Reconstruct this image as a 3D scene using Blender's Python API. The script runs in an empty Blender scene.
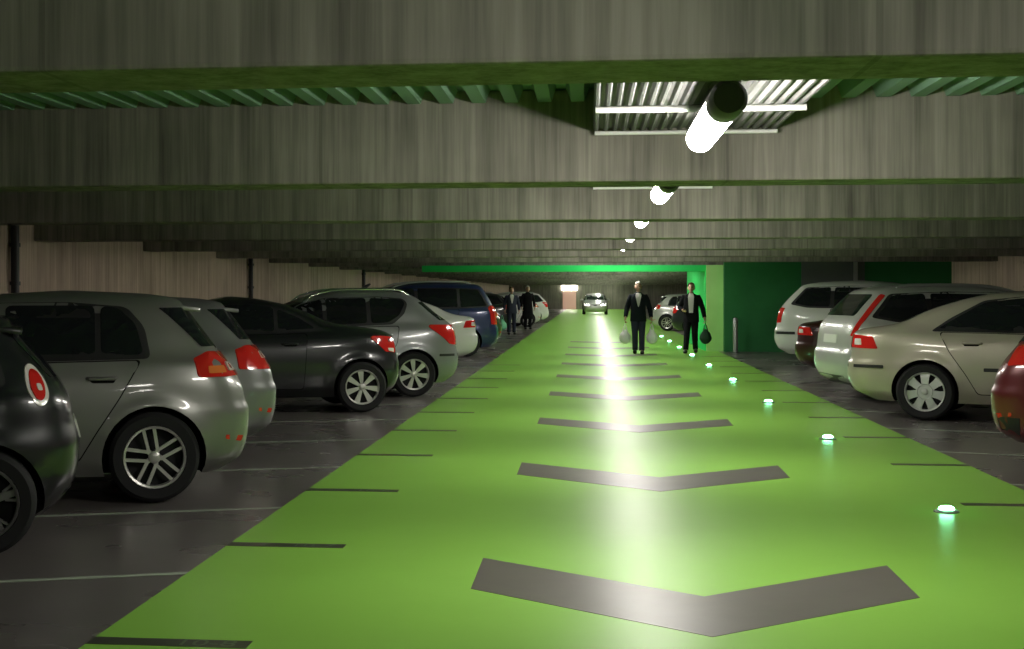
import bpy, bmesh, math, random
import numpy as np
from mathutils import Vector, Matrix
from mathutils.bvhtree import BVHTree

random.seed(7)
SC = bpy.context.scene
COL = SC.collection
PI = math.pi


# ------------------------------------------------------------------ helpers
def link(name, me, parent=None, loc=(0, 0, 0), rot=(0, 0, 0)):
    o = bpy.data.objects.new(name, me)
    COL.objects.link(o)
    o.location = loc
    o.rotation_euler = rot
    if parent is not None:
        o.parent = parent
    return o


def mesh_obj(name, bm, mats, parent=None, loc=(0, 0, 0), rot=(0, 0, 0), smooth=None):
    me = bpy.data.meshes.new(name)
    bm.normal_update()
    bm.to_mesh(me)
    bm.free()
    if not isinstance(mats, (list, tuple)):
        mats = [mats]
    for m in mats:
        me.materials.append(m)
    if smooth is not None:
        me.polygons.foreach_set('use_smooth', [True] * len(me.polygons))
        me.set_sharp_from_angle(angle=math.radians(smooth))
    return link(name, me, parent, loc, rot)


def tag(o, label, cat, group=None, kind=None):
    o['label'] = label
    o['category'] = cat
    if group:
        o['group'] = group
    if kind:
        o['kind'] = kind
    return o


def empty(name, loc=(0, 0, 0), rz=0.0):
    o = link(name, None, None, loc, (0, 0, rz))
    o.empty_display_size = 0.1
    return o


def copy_tree(o, parent=None):
    c = o.copy()
    COL.objects.link(c)
    if parent is not None:
        c.parent = parent
    for ch in list(o.children):
        copy_tree(ch, c)
    return c


def struct(o):
    o['kind'] = 'structure'
    return o


def add_box(bm, x0, x1, y0, y1, z0, z1, bev=0.0, mi=0):
    r = bmesh.ops.create_cube(bm, size=1.0)
    vs = r['verts']
    for v in vs:
        v.co = Vector(((x0 + x1) / 2 + v.co.x * (x1 - x0), (y0 + y1) / 2 + v.co.y * (y1 - y0), (z0 + z1) / 2 + v.co.z * (z1 - z0)))
    fs = {f for v in vs for f in v.link_faces}
    for f in fs:
        f.material_index = mi
    if bev > 0:
        es = list({e for v in vs for e in v.link_edges})
        bmesh.ops.bevel(bm, geom=es, offset=bev, segments=2, affect='EDGES', profile=0.6)


def add_tube(bm, pts, rad, n=10, cap=True, mi=0):
    pts = [Vector(p) for p in pts]
    rads = rad if isinstance(rad, (list, tuple)) else [rad] * len(pts)
    rings = []
    prev = None
    for i, p in enumerate(pts):
        if i == 0:
            t = pts[1] - p
        elif i == len(pts) - 1:
            t = p - pts[i - 1]
        else:
            t = (pts[i + 1] - p).normalized() + (p - pts[i - 1]).normalized()
        t.normalize()
        a = prev if prev is not None else (Vector((0, 0, 1)) if abs(t.z) < 0.9 else Vector((1, 0, 0)))
        a = (a - t * a.dot(t)).normalized()
        b = t.cross(a)
        prev = a
        rings.append([bm.verts.new(p + (a * math.cos(2 * PI * k / n) + b * math.sin(2 * PI * k / n)) * rads[i]) for k in range(n)])
    for r0, r1 in zip(rings, rings[1:]):
        for k in range(n):
            f = bm.faces.new((r0[k], r0[(k + 1) % n], r1[(k + 1) % n], r1[k]))
            f.material_index = mi
    if cap:
        bm.faces.new(list(reversed(rings[0]))).material_index = mi
        bm.faces.new(rings[-1]).material_index = mi


def add_lathe(bm, prof, axis='Z', n=32, mi=0, origin=(0, 0, 0), cap=True):
    """prof: list of (radius, height along the axis)"""
    o = Vector(origin)
    rings = []
    for r, h in prof:
        ring = []
        for k in range(n):
            a = 2 * PI * k / n
            c, s = r * math.cos(a), r * math.sin(a)
            p = {'Z': (c, s, h), 'Y': (s, h, c), 'X': (h, c, s)}[axis]
            ring.append(bm.verts.new(o + Vector(p)))
        rings.append(ring)
    for r0, r1 in zip(rings, rings[1:]):
        for k in range(n):
            bm.faces.new((r0[k], r0[(k + 1) % n], r1[(k + 1) % n], r1[k])).material_index = mi
    for ring in (rings[0], rings[-1]) if cap else ():
        try:
            bm.faces.new(ring).material_index = mi
        except ValueError:
            pass
    bmesh.ops.remove_doubles(bm, verts=bm.verts, dist=1e-5)
    bmesh.ops.recalc_face_normals(bm, faces=bm.faces)


def add_prism(bm, poly, z0, z1, mi=0):
    lo = [bm.verts.new((x, y, z0)) for x, y in poly]
    hi = [bm.verts.new((x, y, z1)) for x, y in poly]
    n = len(poly)
    bm.faces.new(list(reversed(lo))).material_index = mi
    bm.faces.new(hi).material_index = mi
    for k in range(n):
        bm.faces.new((lo[k], lo[(k + 1) % n], hi[(k + 1) % n], hi[k])).material_index = mi


# ------------------------------------------------------------------ materials
def mat(name, col, rough=0.5, metal=0.0, spec=0.5, coat=0.0, emit=None, estr=0.0):
    m = bpy.data.materials.new(name)
    m.use_nodes = True
    b = m.node_tree.nodes['Principled BSDF']
    b.inputs['Base Color'].default_value = (*col, 1)
    b.inputs['Roughness'].default_value = rough
    b.inputs['Metallic'].default_value = metal
    b.inputs['Specular IOR Level'].default_value = spec
    b.inputs['Coat Weight'].default_value = coat
    b.inputs['Coat Roughness'].default_value = 0.05
    if emit:
        b.inputs['Emission Color'].default_value = (*emit, 1)
        b.inputs['Emission Strength'].default_value = estr
    return m


class NT:
    def __init__(self, m):
        self.t = m.node_tree
        self.b = self.t.nodes['Principled BSDF']

    def n(self, typ, **kw):
        nd = self.t.nodes.new(typ)
        for k, v in kw.items():
            setattr(nd, k, v)
        return nd

    def l(self, a, b):
        self.t.links.new(a, b)

    def noise(self, scale, detail=4, rough=0.6, vec=(1, 1, 1)):
        g = self.n('ShaderNodeNewGeometry')
        mp = self.n('ShaderNodeMapping')
        mp.inputs['Scale'].default_value = vec
        self.l(g.outputs['Position'], mp.inputs['Vector'])
        nz = self.n('ShaderNodeTexNoise')
        nz.inputs['Scale'].default_value = scale
        nz.inputs['Detail'].default_value = detail
        nz.inputs['Roughness'].default_value = rough
        self.l(mp.outputs[0], nz.inputs['Vector'])
        return nz.outputs['Fac']

    def ramp(self, fac, stops):
        r = self.n('ShaderNodeValToRGB')
        el = r.color_ramp.elements
        while len(el) > 1:
            el.remove(el[-1])
        el[0].position, el[0].color = stops[0][0], (*stops[0][1], 1)
        for p, c in stops[1:]:
            e = el.new(p)
            e.color = (*c, 1)
        self.l(fac, r.inputs[0])
        return r.outputs[0]

    def mix(self, a, b, fac, mode='MIX'):
        x = self.n('ShaderNodeMix', data_type='RGBA', blend_type=mode)
        for s, v in ((x.inputs[0], fac), (x.inputs[6], a), (x.inputs[7], b)):
            if isinstance(v, (int, float)):
                s.default_value = v
            elif isinstance(v, tuple):
                s.default_value = (*v, 1)
            else:
                self.l(v, s)
        return x.outputs[2]

    def math(self, op, a, b=None):
        x = self.n('ShaderNodeMath', operation=op)
        for s, v in ((x.inputs[0], a), (x.inputs[1], b)):
            if v is None:
                continue
            if isinstance(v, (int, float)):
                s.default_value = v
            else:
                self.l(v, s)
        return x.outputs[0]

    def bump(self, h, strength, dist=0.01):
        b = self.n('ShaderNodeBump')
        b.inputs['Strength'].default_value = strength
        b.inputs['Distance'].default_value = dist
        self.l(h, b.inputs['Height'])
        self.l(b.outputs[0], self.b.inputs['Normal'])


def concrete(name, dark, light, joint=2.6, axis=0):
    m = mat(name, light, 0.85, spec=0.25)
    t = NT(m)
    streak = t.noise(1.0, 5, 0.65, (9, 9, 0.35))
    fine = t.noise(1.0, 3, 0.6, (34, 34, 0.8))
    blot = t.noise(0.7, 4, 0.6)
    f = t.math('ADD', t.math('MULTIPLY', streak, 0.5), t.math('ADD', t.math('MULTIPLY', fine, 0.22), t.math('MULTIPLY', blot, 0.28)))
    c = t.ramp(f, [(0.36, dark), (0.62, light)])
    g = t.n('ShaderNodeNewGeometry')
    s = t.n('ShaderNodeSeparateXYZ')
    t.l(g.outputs['Position'], s.inputs[0])
    fr = t.math('FRACT', t.math('DIVIDE', t.math('ADD', s.outputs[axis], 100.55), joint))
    ln = t.math('LESS_THAN', fr, 0.008)
    c = t.mix(c, tuple(x * 0.6 for x in dark), t.math('MULTIPLY', ln, 0.35))
    t.l(c, t.b.inputs['Base Color'])
    t.bump(streak, 0.25, 0.01)
    return m


def speckled(name, a, b, scale, rough, spec=0.5, vec=(1, 1, 1), rvar=0.08):
    m = mat(name, a, rough, spec=spec)
    t = NT(m)
    n1 = t.noise(scale, 5, 0.65, vec)
    t.l(t.ramp(n1, [(0.35, a), (0.65, b)]), t.b.inputs['Base Color'])
    n2 = t.noise(scale * 0.6, 3, 0.5, vec)
    t.l(t.math('ADD', t.math('MULTIPLY', n2, rvar * 2), rough - rvar), t.b.inputs['Roughness'])
    return m


M = {}
M['concrete'] = concrete('board_marked_concrete', (0.105, 0.10, 0.084), (0.325, 0.305, 0.258))
M['wall'] = concrete('brown_wall_concrete', (0.28, 0.215, 0.165), (0.62, 0.49, 0.385), 2.4, 1)
M['floor'] = speckled('dark_sealed_floor', (0.125, 0.113, 0.108), (0.155, 0.140, 0.132), 1.4, 0.28, 0.5, rvar=0.04)
M['lane'] = speckled('green_floor_paint', (0.275, 0.575, 0.082), (0.29, 0.60, 0.09), 0.9, 0.36, 0.24, rvar=0.03)
M['arrow'] = speckled('grey_floor_paint', (0.135, 0.122, 0.11), (0.15, 0.137, 0.122), 3.0, 0.34, 0.4, rvar=0.02)
M['marker'] = speckled('dark_floor_paint', (0.045, 0.05, 0.035), (0.065, 0.07, 0.05), 3.0, 0.32, 0.5)
M['line'] = mat('pale_line_paint', (0.36, 0.41, 0.33), 0.4)
M['numeral'] = mat('numeral_paint', (0.17, 0.24, 0.14), 0.4)
M['deck'] = mat('green_deck', (0.14, 0.25, 0.165), 0.6, 0.0, 0.4)  # one even muted green over the whole deck
M['tray'] = mat('ribbed_zinc_panel', (0.10, 0.10, 0.095), 0.6, 0.0)
M['rail'] = mat('white_rail', (0.8, 0.8, 0.78), 0.4)
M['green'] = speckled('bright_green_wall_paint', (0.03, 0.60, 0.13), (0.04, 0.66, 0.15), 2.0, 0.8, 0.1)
M['light_green'] = speckled('light_green_end_face', (0.46, 0.82, 0.28), (0.50, 0.85, 0.31), 2.0, 0.7, 0.2)  # lighter green tone on the stub wall's end face only
M['dark_green'] = speckled('dark_green_wall_paint', (0.026, 0.165, 0.05), (0.032, 0.195, 0.06), 1.5, 0.55, 0.3)
M['grey_door'] = mat('grey_steel', (0.12, 0.13, 0.13), 0.5)
M['black'] = mat('black_plastic', (0.012, 0.012, 0.013), 0.5)
M['cavity'] = mat('wheel_well_black', (0.008, 0.008, 0.008), 0.9, spec=0.1)
M['rubber'] = mat('tyre_rubber', (0.018, 0.018, 0.019), 0.75, spec=0.3)
M['glass'] = mat('tinted_car_glass', (0.012, 0.014, 0.016), 0.06, 0.0, 0.5)
M['alloy'] = mat('alloy_silver', (0.62, 0.61, 0.58), 0.32, 0.55)
M['cap'] = mat('hub_cap_silver', (0.55, 0.56, 0.53), 0.38, 0.4)
M['dark_alloy'] = mat('dark_alloy', (0.30, 0.30, 0.30), 0.3, 0.7)
M['chrome'] = mat('chrome', (0.8, 0.8, 0.8), 0.12, 1.0)
M['lamp_red'] = mat('red_lens', (0.62, 0.018, 0.015), 0.12, 0, 0.6, 0.6)
M['lamp_clear'] = mat('clear_lens', (0.75, 0.70, 0.66), 0.12, 0, 0.6, 0.5)
M['lamp_amber'] = mat('amber_lens', (0.75, 0.20, 0.05), 0.12, 0, 0.6, 0.5)
M['plate'] = mat('number_plate_white', (0.7, 0.7, 0.66), 0.4)
M['tube'] = mat('lit_tube', (0.9, 0.9, 0.88), 0.4, emit=(1.0, 0.96, 0.88), estr=38)
M['dim_tube'] = mat('dimmed_lit_tube', (0.9, 0.9, 0.88), 0.4, emit=(1.0, 0.96, 0.88), estr=19)  # weaker glow for the unseen lamp added above the camera
M['lamp_cap'] = mat('dark_lamp_cap', (0.10, 0.09, 0.10), 0.45)
M['led'] = mat('led_stud_lens', (0.5, 0.9, 0.7), 0.3, emit=(0.25, 1.0, 0.50), estr=26)
M['steel'] = mat('brushed_steel', (0.45, 0.47, 0.46), 0.35, 0.6)
M['headlamp_on'] = mat('lit_headlamp', (0.9, 0.9, 0.9), 0.2, emit=(1.0, 0.95, 0.85), estr=8)
M['lit_sign'] = mat('lit_white_panel', (0.9, 0.9, 0.85), 0.4, emit=(1.0, 0.95, 0.8), estr=10.0)
M['lit_lobby'] = mat('lit_lobby_glass', (0.4, 0.28, 0.23), 0.4, emit=(1.0, 0.55, 0.42), estr=0.16)
M['skin'] = mat('skin', (0.50, 0.30, 0.22), 0.55)
M['white_hair'] = mat('white_hair', (0.62, 0.60, 0.56), 0.7)
M['brown_hair'] = mat('brown_hair', (0.10, 0.05, 0.025), 0.6)
M['navy'] = mat('dark_navy_wool', (0.012, 0.015, 0.02), 0.9, spec=0.1)
M['coat'] = mat('black_cloth', (0.010, 0.010, 0.012), 0.9, spec=0.1)
M['denim'] = mat('dark_denim', (0.035, 0.04, 0.06), 0.9, spec=0.1)
M['shirt'] = mat('pale_shirt_cloth', (0.55, 0.52, 0.50), 0.85)
M['shoe'] = mat('black_leather', (0.01, 0.01, 0.01), 0.45)
M['bag'] = mat('white_plastic_bag', (0.88, 0.86, 0.87), 0.45)
M['dark_bag'] = mat('dark_green_bag_cloth', (0.012, 0.05, 0.022), 0.7)
M['mint_bag'] = mat('mint_green_bag', (0.20, 0.62, 0.36), 0.5)
M['eye'] = mat('dark_eye', (0.02, 0.015, 0.01), 0.2)
M['lip'] = mat('lip', (0.35, 0.13, 0.10), 0.5)


def paint(name, col, metal=0.35, rough=0.33):
    return mat(name, col, rough, metal, 0.5, 0.7)


# ------------------------------------------------------------------ the place
XL, XR = -7.5, 9.0
Y0, Y1 = -8.0, 140.0
ZD = 2.72           # underside of deck
ZB = 2.208           # underside of beams

bm = bmesh.new()
add_box(bm, XL - 0.3, XR + 0.3, Y0 - 0.3, Y1 + 0.3, -0.2, 0.0)
struct(mesh_obj('floor', bm, M['floor']))
LX0, LX1 = -2.14, 3.27
bm = bmesh.new()
add_box(bm, LX0, LX1, Y0 + 0.01, Y1 - 0.01, 0.0, 0.002)
struct(mesh_obj('floor_lane', bm, M['lane']))

# ribbed steel deck: ribs run along the lane
bm = bmesh.new()
pitch = 0.21
x = XL
prof = []
while x < XR:
    prof += [(x, ZD + 0.085), (x + 0.03, ZD), (x + 0.115, ZD), (x + 0.145, ZD + 0.085)]
    x += pitch
prof = [(min(px, XR), pz) for px, pz in prof]
ys = [Y0, 20, 60, 100, Y1]
rows = [[bm.verts.new((px, yy, pz)) for px, pz in prof] for yy in ys]
top = [[bm.verts.new((px, yy, ZD + 0.25)) for px in (prof[0][0], prof[-1][0])] for yy in (Y0, Y1)]
for r0, r1 in zip(rows, rows[1:]):
    for k in range(len(prof) - 1):
        bm.faces.new((r0[k], r1[k], r1[k + 1], r0[k + 1]))
bm.faces.new((top[0][0], top[0][1], top[1][1], top[1][0]))
struct(mesh_obj('ceiling', bm, M['deck']))

# down-stand beams
k = -1
yb = 4.62 - 5.0 * 2
BEAM_T = 0.5
first = None
while yb < Y1 - 1:
    if first is None:
        bm = bmesh.new()
        add_box(bm, XL, XR, 0, BEAM_T, ZB, ZD + 0.08, 0.018)
        first = struct(mesh_obj('beam', bm, M['concrete'], loc=(0, yb, 0)))
    else:
        o = first.copy()
        COL.objects.link(o)
        o.location = (0, yb, 0)
    yb += 5.0

def wall(name, x0, x1, y0, y1, z0, z1, m):
    bm = bmesh.new()
    add_box(bm, x0, x1, y0, y1, z0, z1)
    return struct(mesh_obj(name, bm, m))

wall('wall_left', XL - 0.25, XL, Y0, Y1, 0, ZD + 0.25, M['wall'])
wall('wall_right', XR, XR + 0.25, Y0, Y1, 0, ZD + 0.25, M['wall'])
wall('wall_rear', XL, XR, Y0 - 0.25, Y0, 0, ZD + 0.25, M['concrete'])
wall('wall_far', XL, XR, Y1, Y1 + 0.25, 0, ZD + 0.25, M['concrete'])
# cross wall painted dark green right of the lane, with a plain grey strip
YC = 38.95
wall('wall_cross', 3.40, XR, YC, YC + 0.25, 0, ZB + 0.4, M['dark_green'])
wall('wall_cross_recess', 5.32, 6.88, YC - 0.03, YC, 0, ZB + 0.4, M['grey_door'])
wall('trim_1', 6.60, 6.70, YC - 0.06, YC - 0.03, 0, ZB + 0.4, M['steel'])
# green painted portal: stub wall and lintel
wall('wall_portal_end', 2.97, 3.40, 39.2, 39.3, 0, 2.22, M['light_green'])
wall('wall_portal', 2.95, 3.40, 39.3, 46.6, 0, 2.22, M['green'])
wall('beam_green', -4.4, 2.95, 39.3, 39.9, 2.06, 2.22, M['green'])

# ------------------------------------------------------------------ floor markings
def marking(name, poly, m, label, cat, group, h=0.0035, parent=None):
    bm = bmesh.new()
    cx = sum(p[0] for p in poly) / len(poly)
    cy = sum(p[1] for p in poly) / len(poly)
    add_prism(bm, [(px - cx, py - cy) for px, py in poly], 0.0015, h)
    bmesh.ops.recalc_face_normals(bm, faces=bm.faces)
    o = mesh_obj(name, bm, m, loc=(cx, cy, 0))
    if label:
        tag(o, label, cat, group)
    return o

ORD = ['first', 'second', 'third', 'fourth', 'fifth', 'sixth', 'seventh', 'eighth', 'ninth', 'tenth', 'eleventh', 'twelfth']
chev = [(-0.60, 8.47), (-0.60, 7.58), (0.53, 6.64), (1.61, 7.62), (1.62, 8.50), (0.56, 7.52)]
o0 = None
for i in range(9):
    yy = i * 4.82
    lab = ('large grey chevron painted on the green lane, ' + ORD[i] + ' from the camera') if i else 'largest grey chevron on the green lane, its point nearest the camera'
    if o0 is None:
        o0 = marking('floor_arrow', chev, M['arrow'], lab, 'floor arrow', 'grey chevrons down the lane')
        base_y = o0.location.y
    else:
        o = o0.copy(); COL.objects.link(o); o.location.y = base_y + yy; o['label'] = lab

# short dark bay markers along both lane edges, with worn pale numerals
def numerals(txt, parent, x0, w):
    cu = bpy.data.curves.new('bay_number', 'FONT')
    cu.body = txt
    cu.size = 0.15
    cu.align_x = 'CENTER'
    cu.align_y = 'CENTER'
    tmp = bpy.data.objects.new('tmp', cu)
    COL.objects.link(tmp)
    dg = bpy.context.evaluated_depsgraph_get()
    me = bpy.data.meshes.new_from_object(tmp.evaluated_get(dg))
    bpy.data.objects.remove(tmp)
    me.materials.clear()
    me.materials.append(M['numeral'])
    o = link('bay_number', me, parent, (x0, 0, 0.0042))
    o['label'] = 'worn pale numerals'
    return o

base = {}
for side, (xa, xb), ystart in (('left', (-2.14, -1.44), 6.26), ('right', (2.62, 3.27), 11.03)):
    for i in range(11):
        yy = ystart + 2.5 * i
        lab = f'short dark marker bar at the {side} edge of the green lane, {ORD[i]} from the camera'
        if side not in base:
            o = marking('bay_marker', [(xa, yy - 0.065), (xb, yy - 0.065), (xb, yy + 0.065), (xa, yy + 0.065)], M['marker'], lab, 'floor marking', 'dark bay markers along the lane')
            base[side] = o
        else:
            o = base[side].copy(); COL.objects.link(o); o.location.y = yy; o['label'] = lab
        if side == 'left' and i < 3:
            numerals('10-8' if i == 0 else '10-7' if i == 1 else '10-6', o, 0.16, 0.3)

# bay lines, slanted about twenty degrees
ALPHA = math.radians(21)
ca, sa = math.cos(ALPHA), math.sin(ALPHA)
lb = None
for side in (-1, 1):
    for i in range(11):
        yy = 7.82 + 2.47 * i + (4.39 if side > 0 else 0)
        xe = LX0 if side < 0 else LX1
        L = 5.0
        if side > 0 and yy > 36:
            continue
        nx, ny = sa * 0.035, ca * 0.035
        x1_, y1_ = xe, yy
        x2_, y2_ = xe + side * L * ca, yy - L * sa
        lab = f'thin pale slanting bay line {"left" if side < 0 else "right"} of the green lane, {ORD[i]} from the camera'
        marking('bay_line', [(x1_, y1_ - 0.035), (x2_, y2_ - 0.035), (x2_, y2_ + 0.035), (x1_, y1_ + 0.035)], M['line'], lab, 'floor line', 'slanting bay lines')

# ------------------------------------------------------------------ lamps along the lane
LAMP_X, LAMP_Z, LAMP_R = 0.62, 2.376, 0.078
def make_lamp():
    r = empty('ceiling_lamp')
    bm = bmesh.new()
    R = LAMP_R
    add_lathe(bm, [(0.0, 0.24), (R, 0.24), (R, 1.78)] + [(R * math.cos(a), 1.78 + R * 0.8 * math.sin(a)) for a in (0.4, 0.8, 1.2, PI / 2)], 'Y', 20)
    mesh_obj('lamp_tube', bm, M['dim_tube'], r, smooth=50)
    bm = bmesh.new()
    R2 = R * 1.1
    add_lathe(bm, [(0, -0.01), (R2 * 0.8, -0.01), (R2, 0.02), (R2, 0.25), (R * 0.9, 0.27), (0, 0.27)], 'Y', 28)
    mesh_obj('lamp_cap', bm, M['lamp_cap'], r, smooth=40)
    bm = bmesh.new()
    arc = [math.radians(a) for a in range(-72, 73, 12)]
    rows = [[bm.verts.new((q * math.sin(a), yy, q * math.cos(a))) for a in arc] for q, yy in ((R * 1.06, 0.2), (R * 1.06, 1.80))]
    for k in range(len(arc) - 1):
        bm.faces.new((rows[0][k], rows[0][k + 1], rows[1][k + 1], rows[1][k]))
    ge = bmesh.ops.extrude_face_region(bm, geom=list(bm.faces))
    for v in ge['geom']:
        if isinstance(v, bmesh.types.BMVert):
            v.co.z += 0.012
    bmesh.ops.recalc_face_normals(bm, faces=bm.faces)
    mesh_obj('gear_tray', bm, M['lamp_cap'], r)
    for yy in (0.13, 1.6):
        bm = bmesh.new()
        add_tube(bm, [(0, yy, R * 0.9), (0, yy, ZD - LAMP_Z + 0.03)], 0.012, 8)
        mesh_obj('hanger', bm, M['steel'], r, smooth=40)
    return r

def make_tray():
    r = empty('reflector_panel')
    bm = bmesh.new()
    p, n = 0.058, 20
    prof = []
    x = -0.58
    for i in range(n):
        prof += [(x, 0.0), (x + 0.012, -0.022), (x + 0.026, -0.022), (x + 0.038, 0.0)]
        x += p
    rows = [[bm.verts.new((px, yy, pz)) for px, pz in prof] for yy in (0, 1.7, 3.95)]
    for r0, r1 in zip(rows, rows[1:]):
        for k in range(len(prof) - 1):
            bm.faces.new((r0[k], r0[k + 1], r1[k + 1], r1[k]))
    ge = bmesh.ops.extrude_face_region(bm, geom=list(bm.faces))
    for v in ge['geom']:
        if isinstance(v, bmesh.types.BMVert):
            v.co.z += 0.012
    bmesh.ops.recalc_face_normals(bm, faces=bm.faces)
    mesh_obj('ribbed_sheet', bm, M['tray'], r)
    for yy, rr in ((2.62, 0.018), (3.88, 0.013), (0.5, 0.018)):
        bm = bmesh.new()
        add_tube(bm, [(-0.57, yy, -0.022 - rr), (0.56, yy, -0.022 - rr)], rr, 10)
        mesh_obj('cross_rail', bm, M['rail'], r, smooth=40)
    for xx in (-0.5, 0.5):
        for yy in (0.5, 2.55):
            bm = bmesh.new()
            add_tube(bm, [(xx, yy, 0.0), (xx, yy, ZD - 2.53 + 0.05)], 0.008, 6)
            mesh_obj('hanger_rod', bm, M['steel'], r)
    return r

lamp0 = make_lamp()
tray0 = make_tray()
i = 0
for kk in range(-1, 27):
    yy = 6.86 + 5.0 * kk
    o = lamp0 if i == 0 else copy_tree(lamp0)
    o.location = (LAMP_X, yy, LAMP_Z)
    if kk == 0:
        for c in o.children:
            if c.name.startswith('lamp_tube'):
                c.data = c.data.copy()
                c.data.materials[0] = M['tube']
        lamp0 = o
    if kk < 0:  # unseen lamp, added at reduced strength so the nearest beam stays darker
        lab = 'dimmer unseen tube lamp added over the lane above the camera'
    elif kk == 0:
        lab = 'large white glowing tube lamp with dark end cap under the ribbed panel'
    elif kk < 6:
        lab = f'white glowing tube lamp below the concrete beams, {ORD[kk]} along the lane from the camera'
    else:
        lab = f'lit tube lamp far down the row, {kk + 1} lamps along the lane from the camera'
    tag(o, lab, 'lamp', 'tube lamps over the lane')
    if 0 <= kk < 6:
        t = tray0 if kk == 0 else copy_tree(tray0)
        t.location = (0.60, 5.68 + 5.0 * kk, 2.545)
        tag(t, 'ribbed zinc panel with white rails above the ' + ('nearest tube lamp' if kk == 0 else ORD[kk] + ' tube lamp along the lane'), 'panel', 'ribbed panels above the lamps')
    i += 1

# green led studs
bm = bmesh.new()
add_lathe(bm, [(0, 0.0), (0.085, 0.0), (0.085, 0.008), (0.062, 0.02)], 'Z', 20)
stud0 = empty('floor_light')
mesh_obj('housing', bm, M['steel'], stud0, smooth=40)
bm = bmesh.new()
add_lathe(bm, [(0, 0.012), (0.054, 0.014), (0.05, 0.030), (0.035, 0.040), (0, 0.043)], 'Z', 20)
mesh_obj('lens', bm, M['led'], stud0, smooth=60)
for i in range(9):
    o = stud0 if i == 0 else copy_tree(stud0)
    o.location = (2.42, 10.62 + 5.15 * i, 0.002)
    tag(o, f'glowing green floor light in the lane, {ORD[i]} from the camera', 'floor light', 'green floor lights in a row')

# ------------------------------------------------------------------ cars
def pchip(xs, ys):
    xs = np.array(xs, float); ys = np.array(ys, float)
    h = np.diff(xs); d = np.diff(ys) / h
    m = np.zeros(len(xs))
    for i in range(1, len(xs) - 1):
        if d[i - 1] * d[i] > 0:
            w1, w2 = 2 * h[i] + h[i - 1], h[i] + 2 * h[i - 1]
            m[i] = (w1 + w2) / (w1 / d[i - 1] + w2 / d[i])
    m[0], m[-1] = d[0], d[-1]
    def f(x):
        i = int(np.clip(np.searchsorted(xs, x) - 1, 0, len(h) - 1))
        t = (x - xs[i]) / h[i]
        return ((1 + 2 * t) * (1 - t) ** 2 * ys[i] + t * (1 - t) ** 2 * h[i] * m[i] + t * t * (3 - 2 * t) * ys[i + 1] + t * t * (t - 1) * h[i] * m[i + 1])
    return f


def round_poly(poly, r, seg=4):
    out = []
    n = len(poly)
    for i in range(n):
        p = Vector(poly[i]); a = Vector(poly[i - 1]); b = Vector(poly[(i + 1) % n])
        ra = min(r, (a - p).length * 0.45); rb = min(r, (b - p).length * 0.45)
        s = p + (a - p).normalized() * ra
        e = p + (b - p).normalized() * rb
        for k in range(seg + 1):
            t = k / seg
            out.append(tuple(s * (1 - t) ** 2 + p * 2 * t * (1 - t) + e * t * t))
    return out


def grow(poly, d):
    """offset a polygon outwards by d"""
    n = len(poly)
    area = sum(poly[i][0] * poly[(i + 1) % n][1] - poly[(i + 1) % n][0] * poly[i][1] for i in range(n))
    s = 1 if area > 0 else -1
    out = []
    for i in range(n):
        p = Vector(poly[i]); a = Vector(poly[i - 1]); b = Vector(poly[(i + 1) % n])
        d1 = (p - a).normalized(); d2 = (b - p).normalized()
        n1 = Vector((d1.y, -d1.x)) * s; n2 = Vector((d2.y, -d2.x)) * s
        nn = (n1 + n2)
        nn = nn / max(0.35, nn.length_squared / 2)
        out.append(tuple(p + nn * d))
    return out


VIEWS = {
    'L': (Vector((0, -1, 0)), lambda a, b: Vector((a, 3, b))),
    'R': (Vector((0, 1, 0)), lambda a, b: Vector((a, -3, b))),
    'B': (Vector((1, 0, 0)), lambda a, b: Vector((-4, a, b))),
    'F': (Vector((-1, 0, 0)), lambda a, b: Vector((8, a, b))),
}


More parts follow.
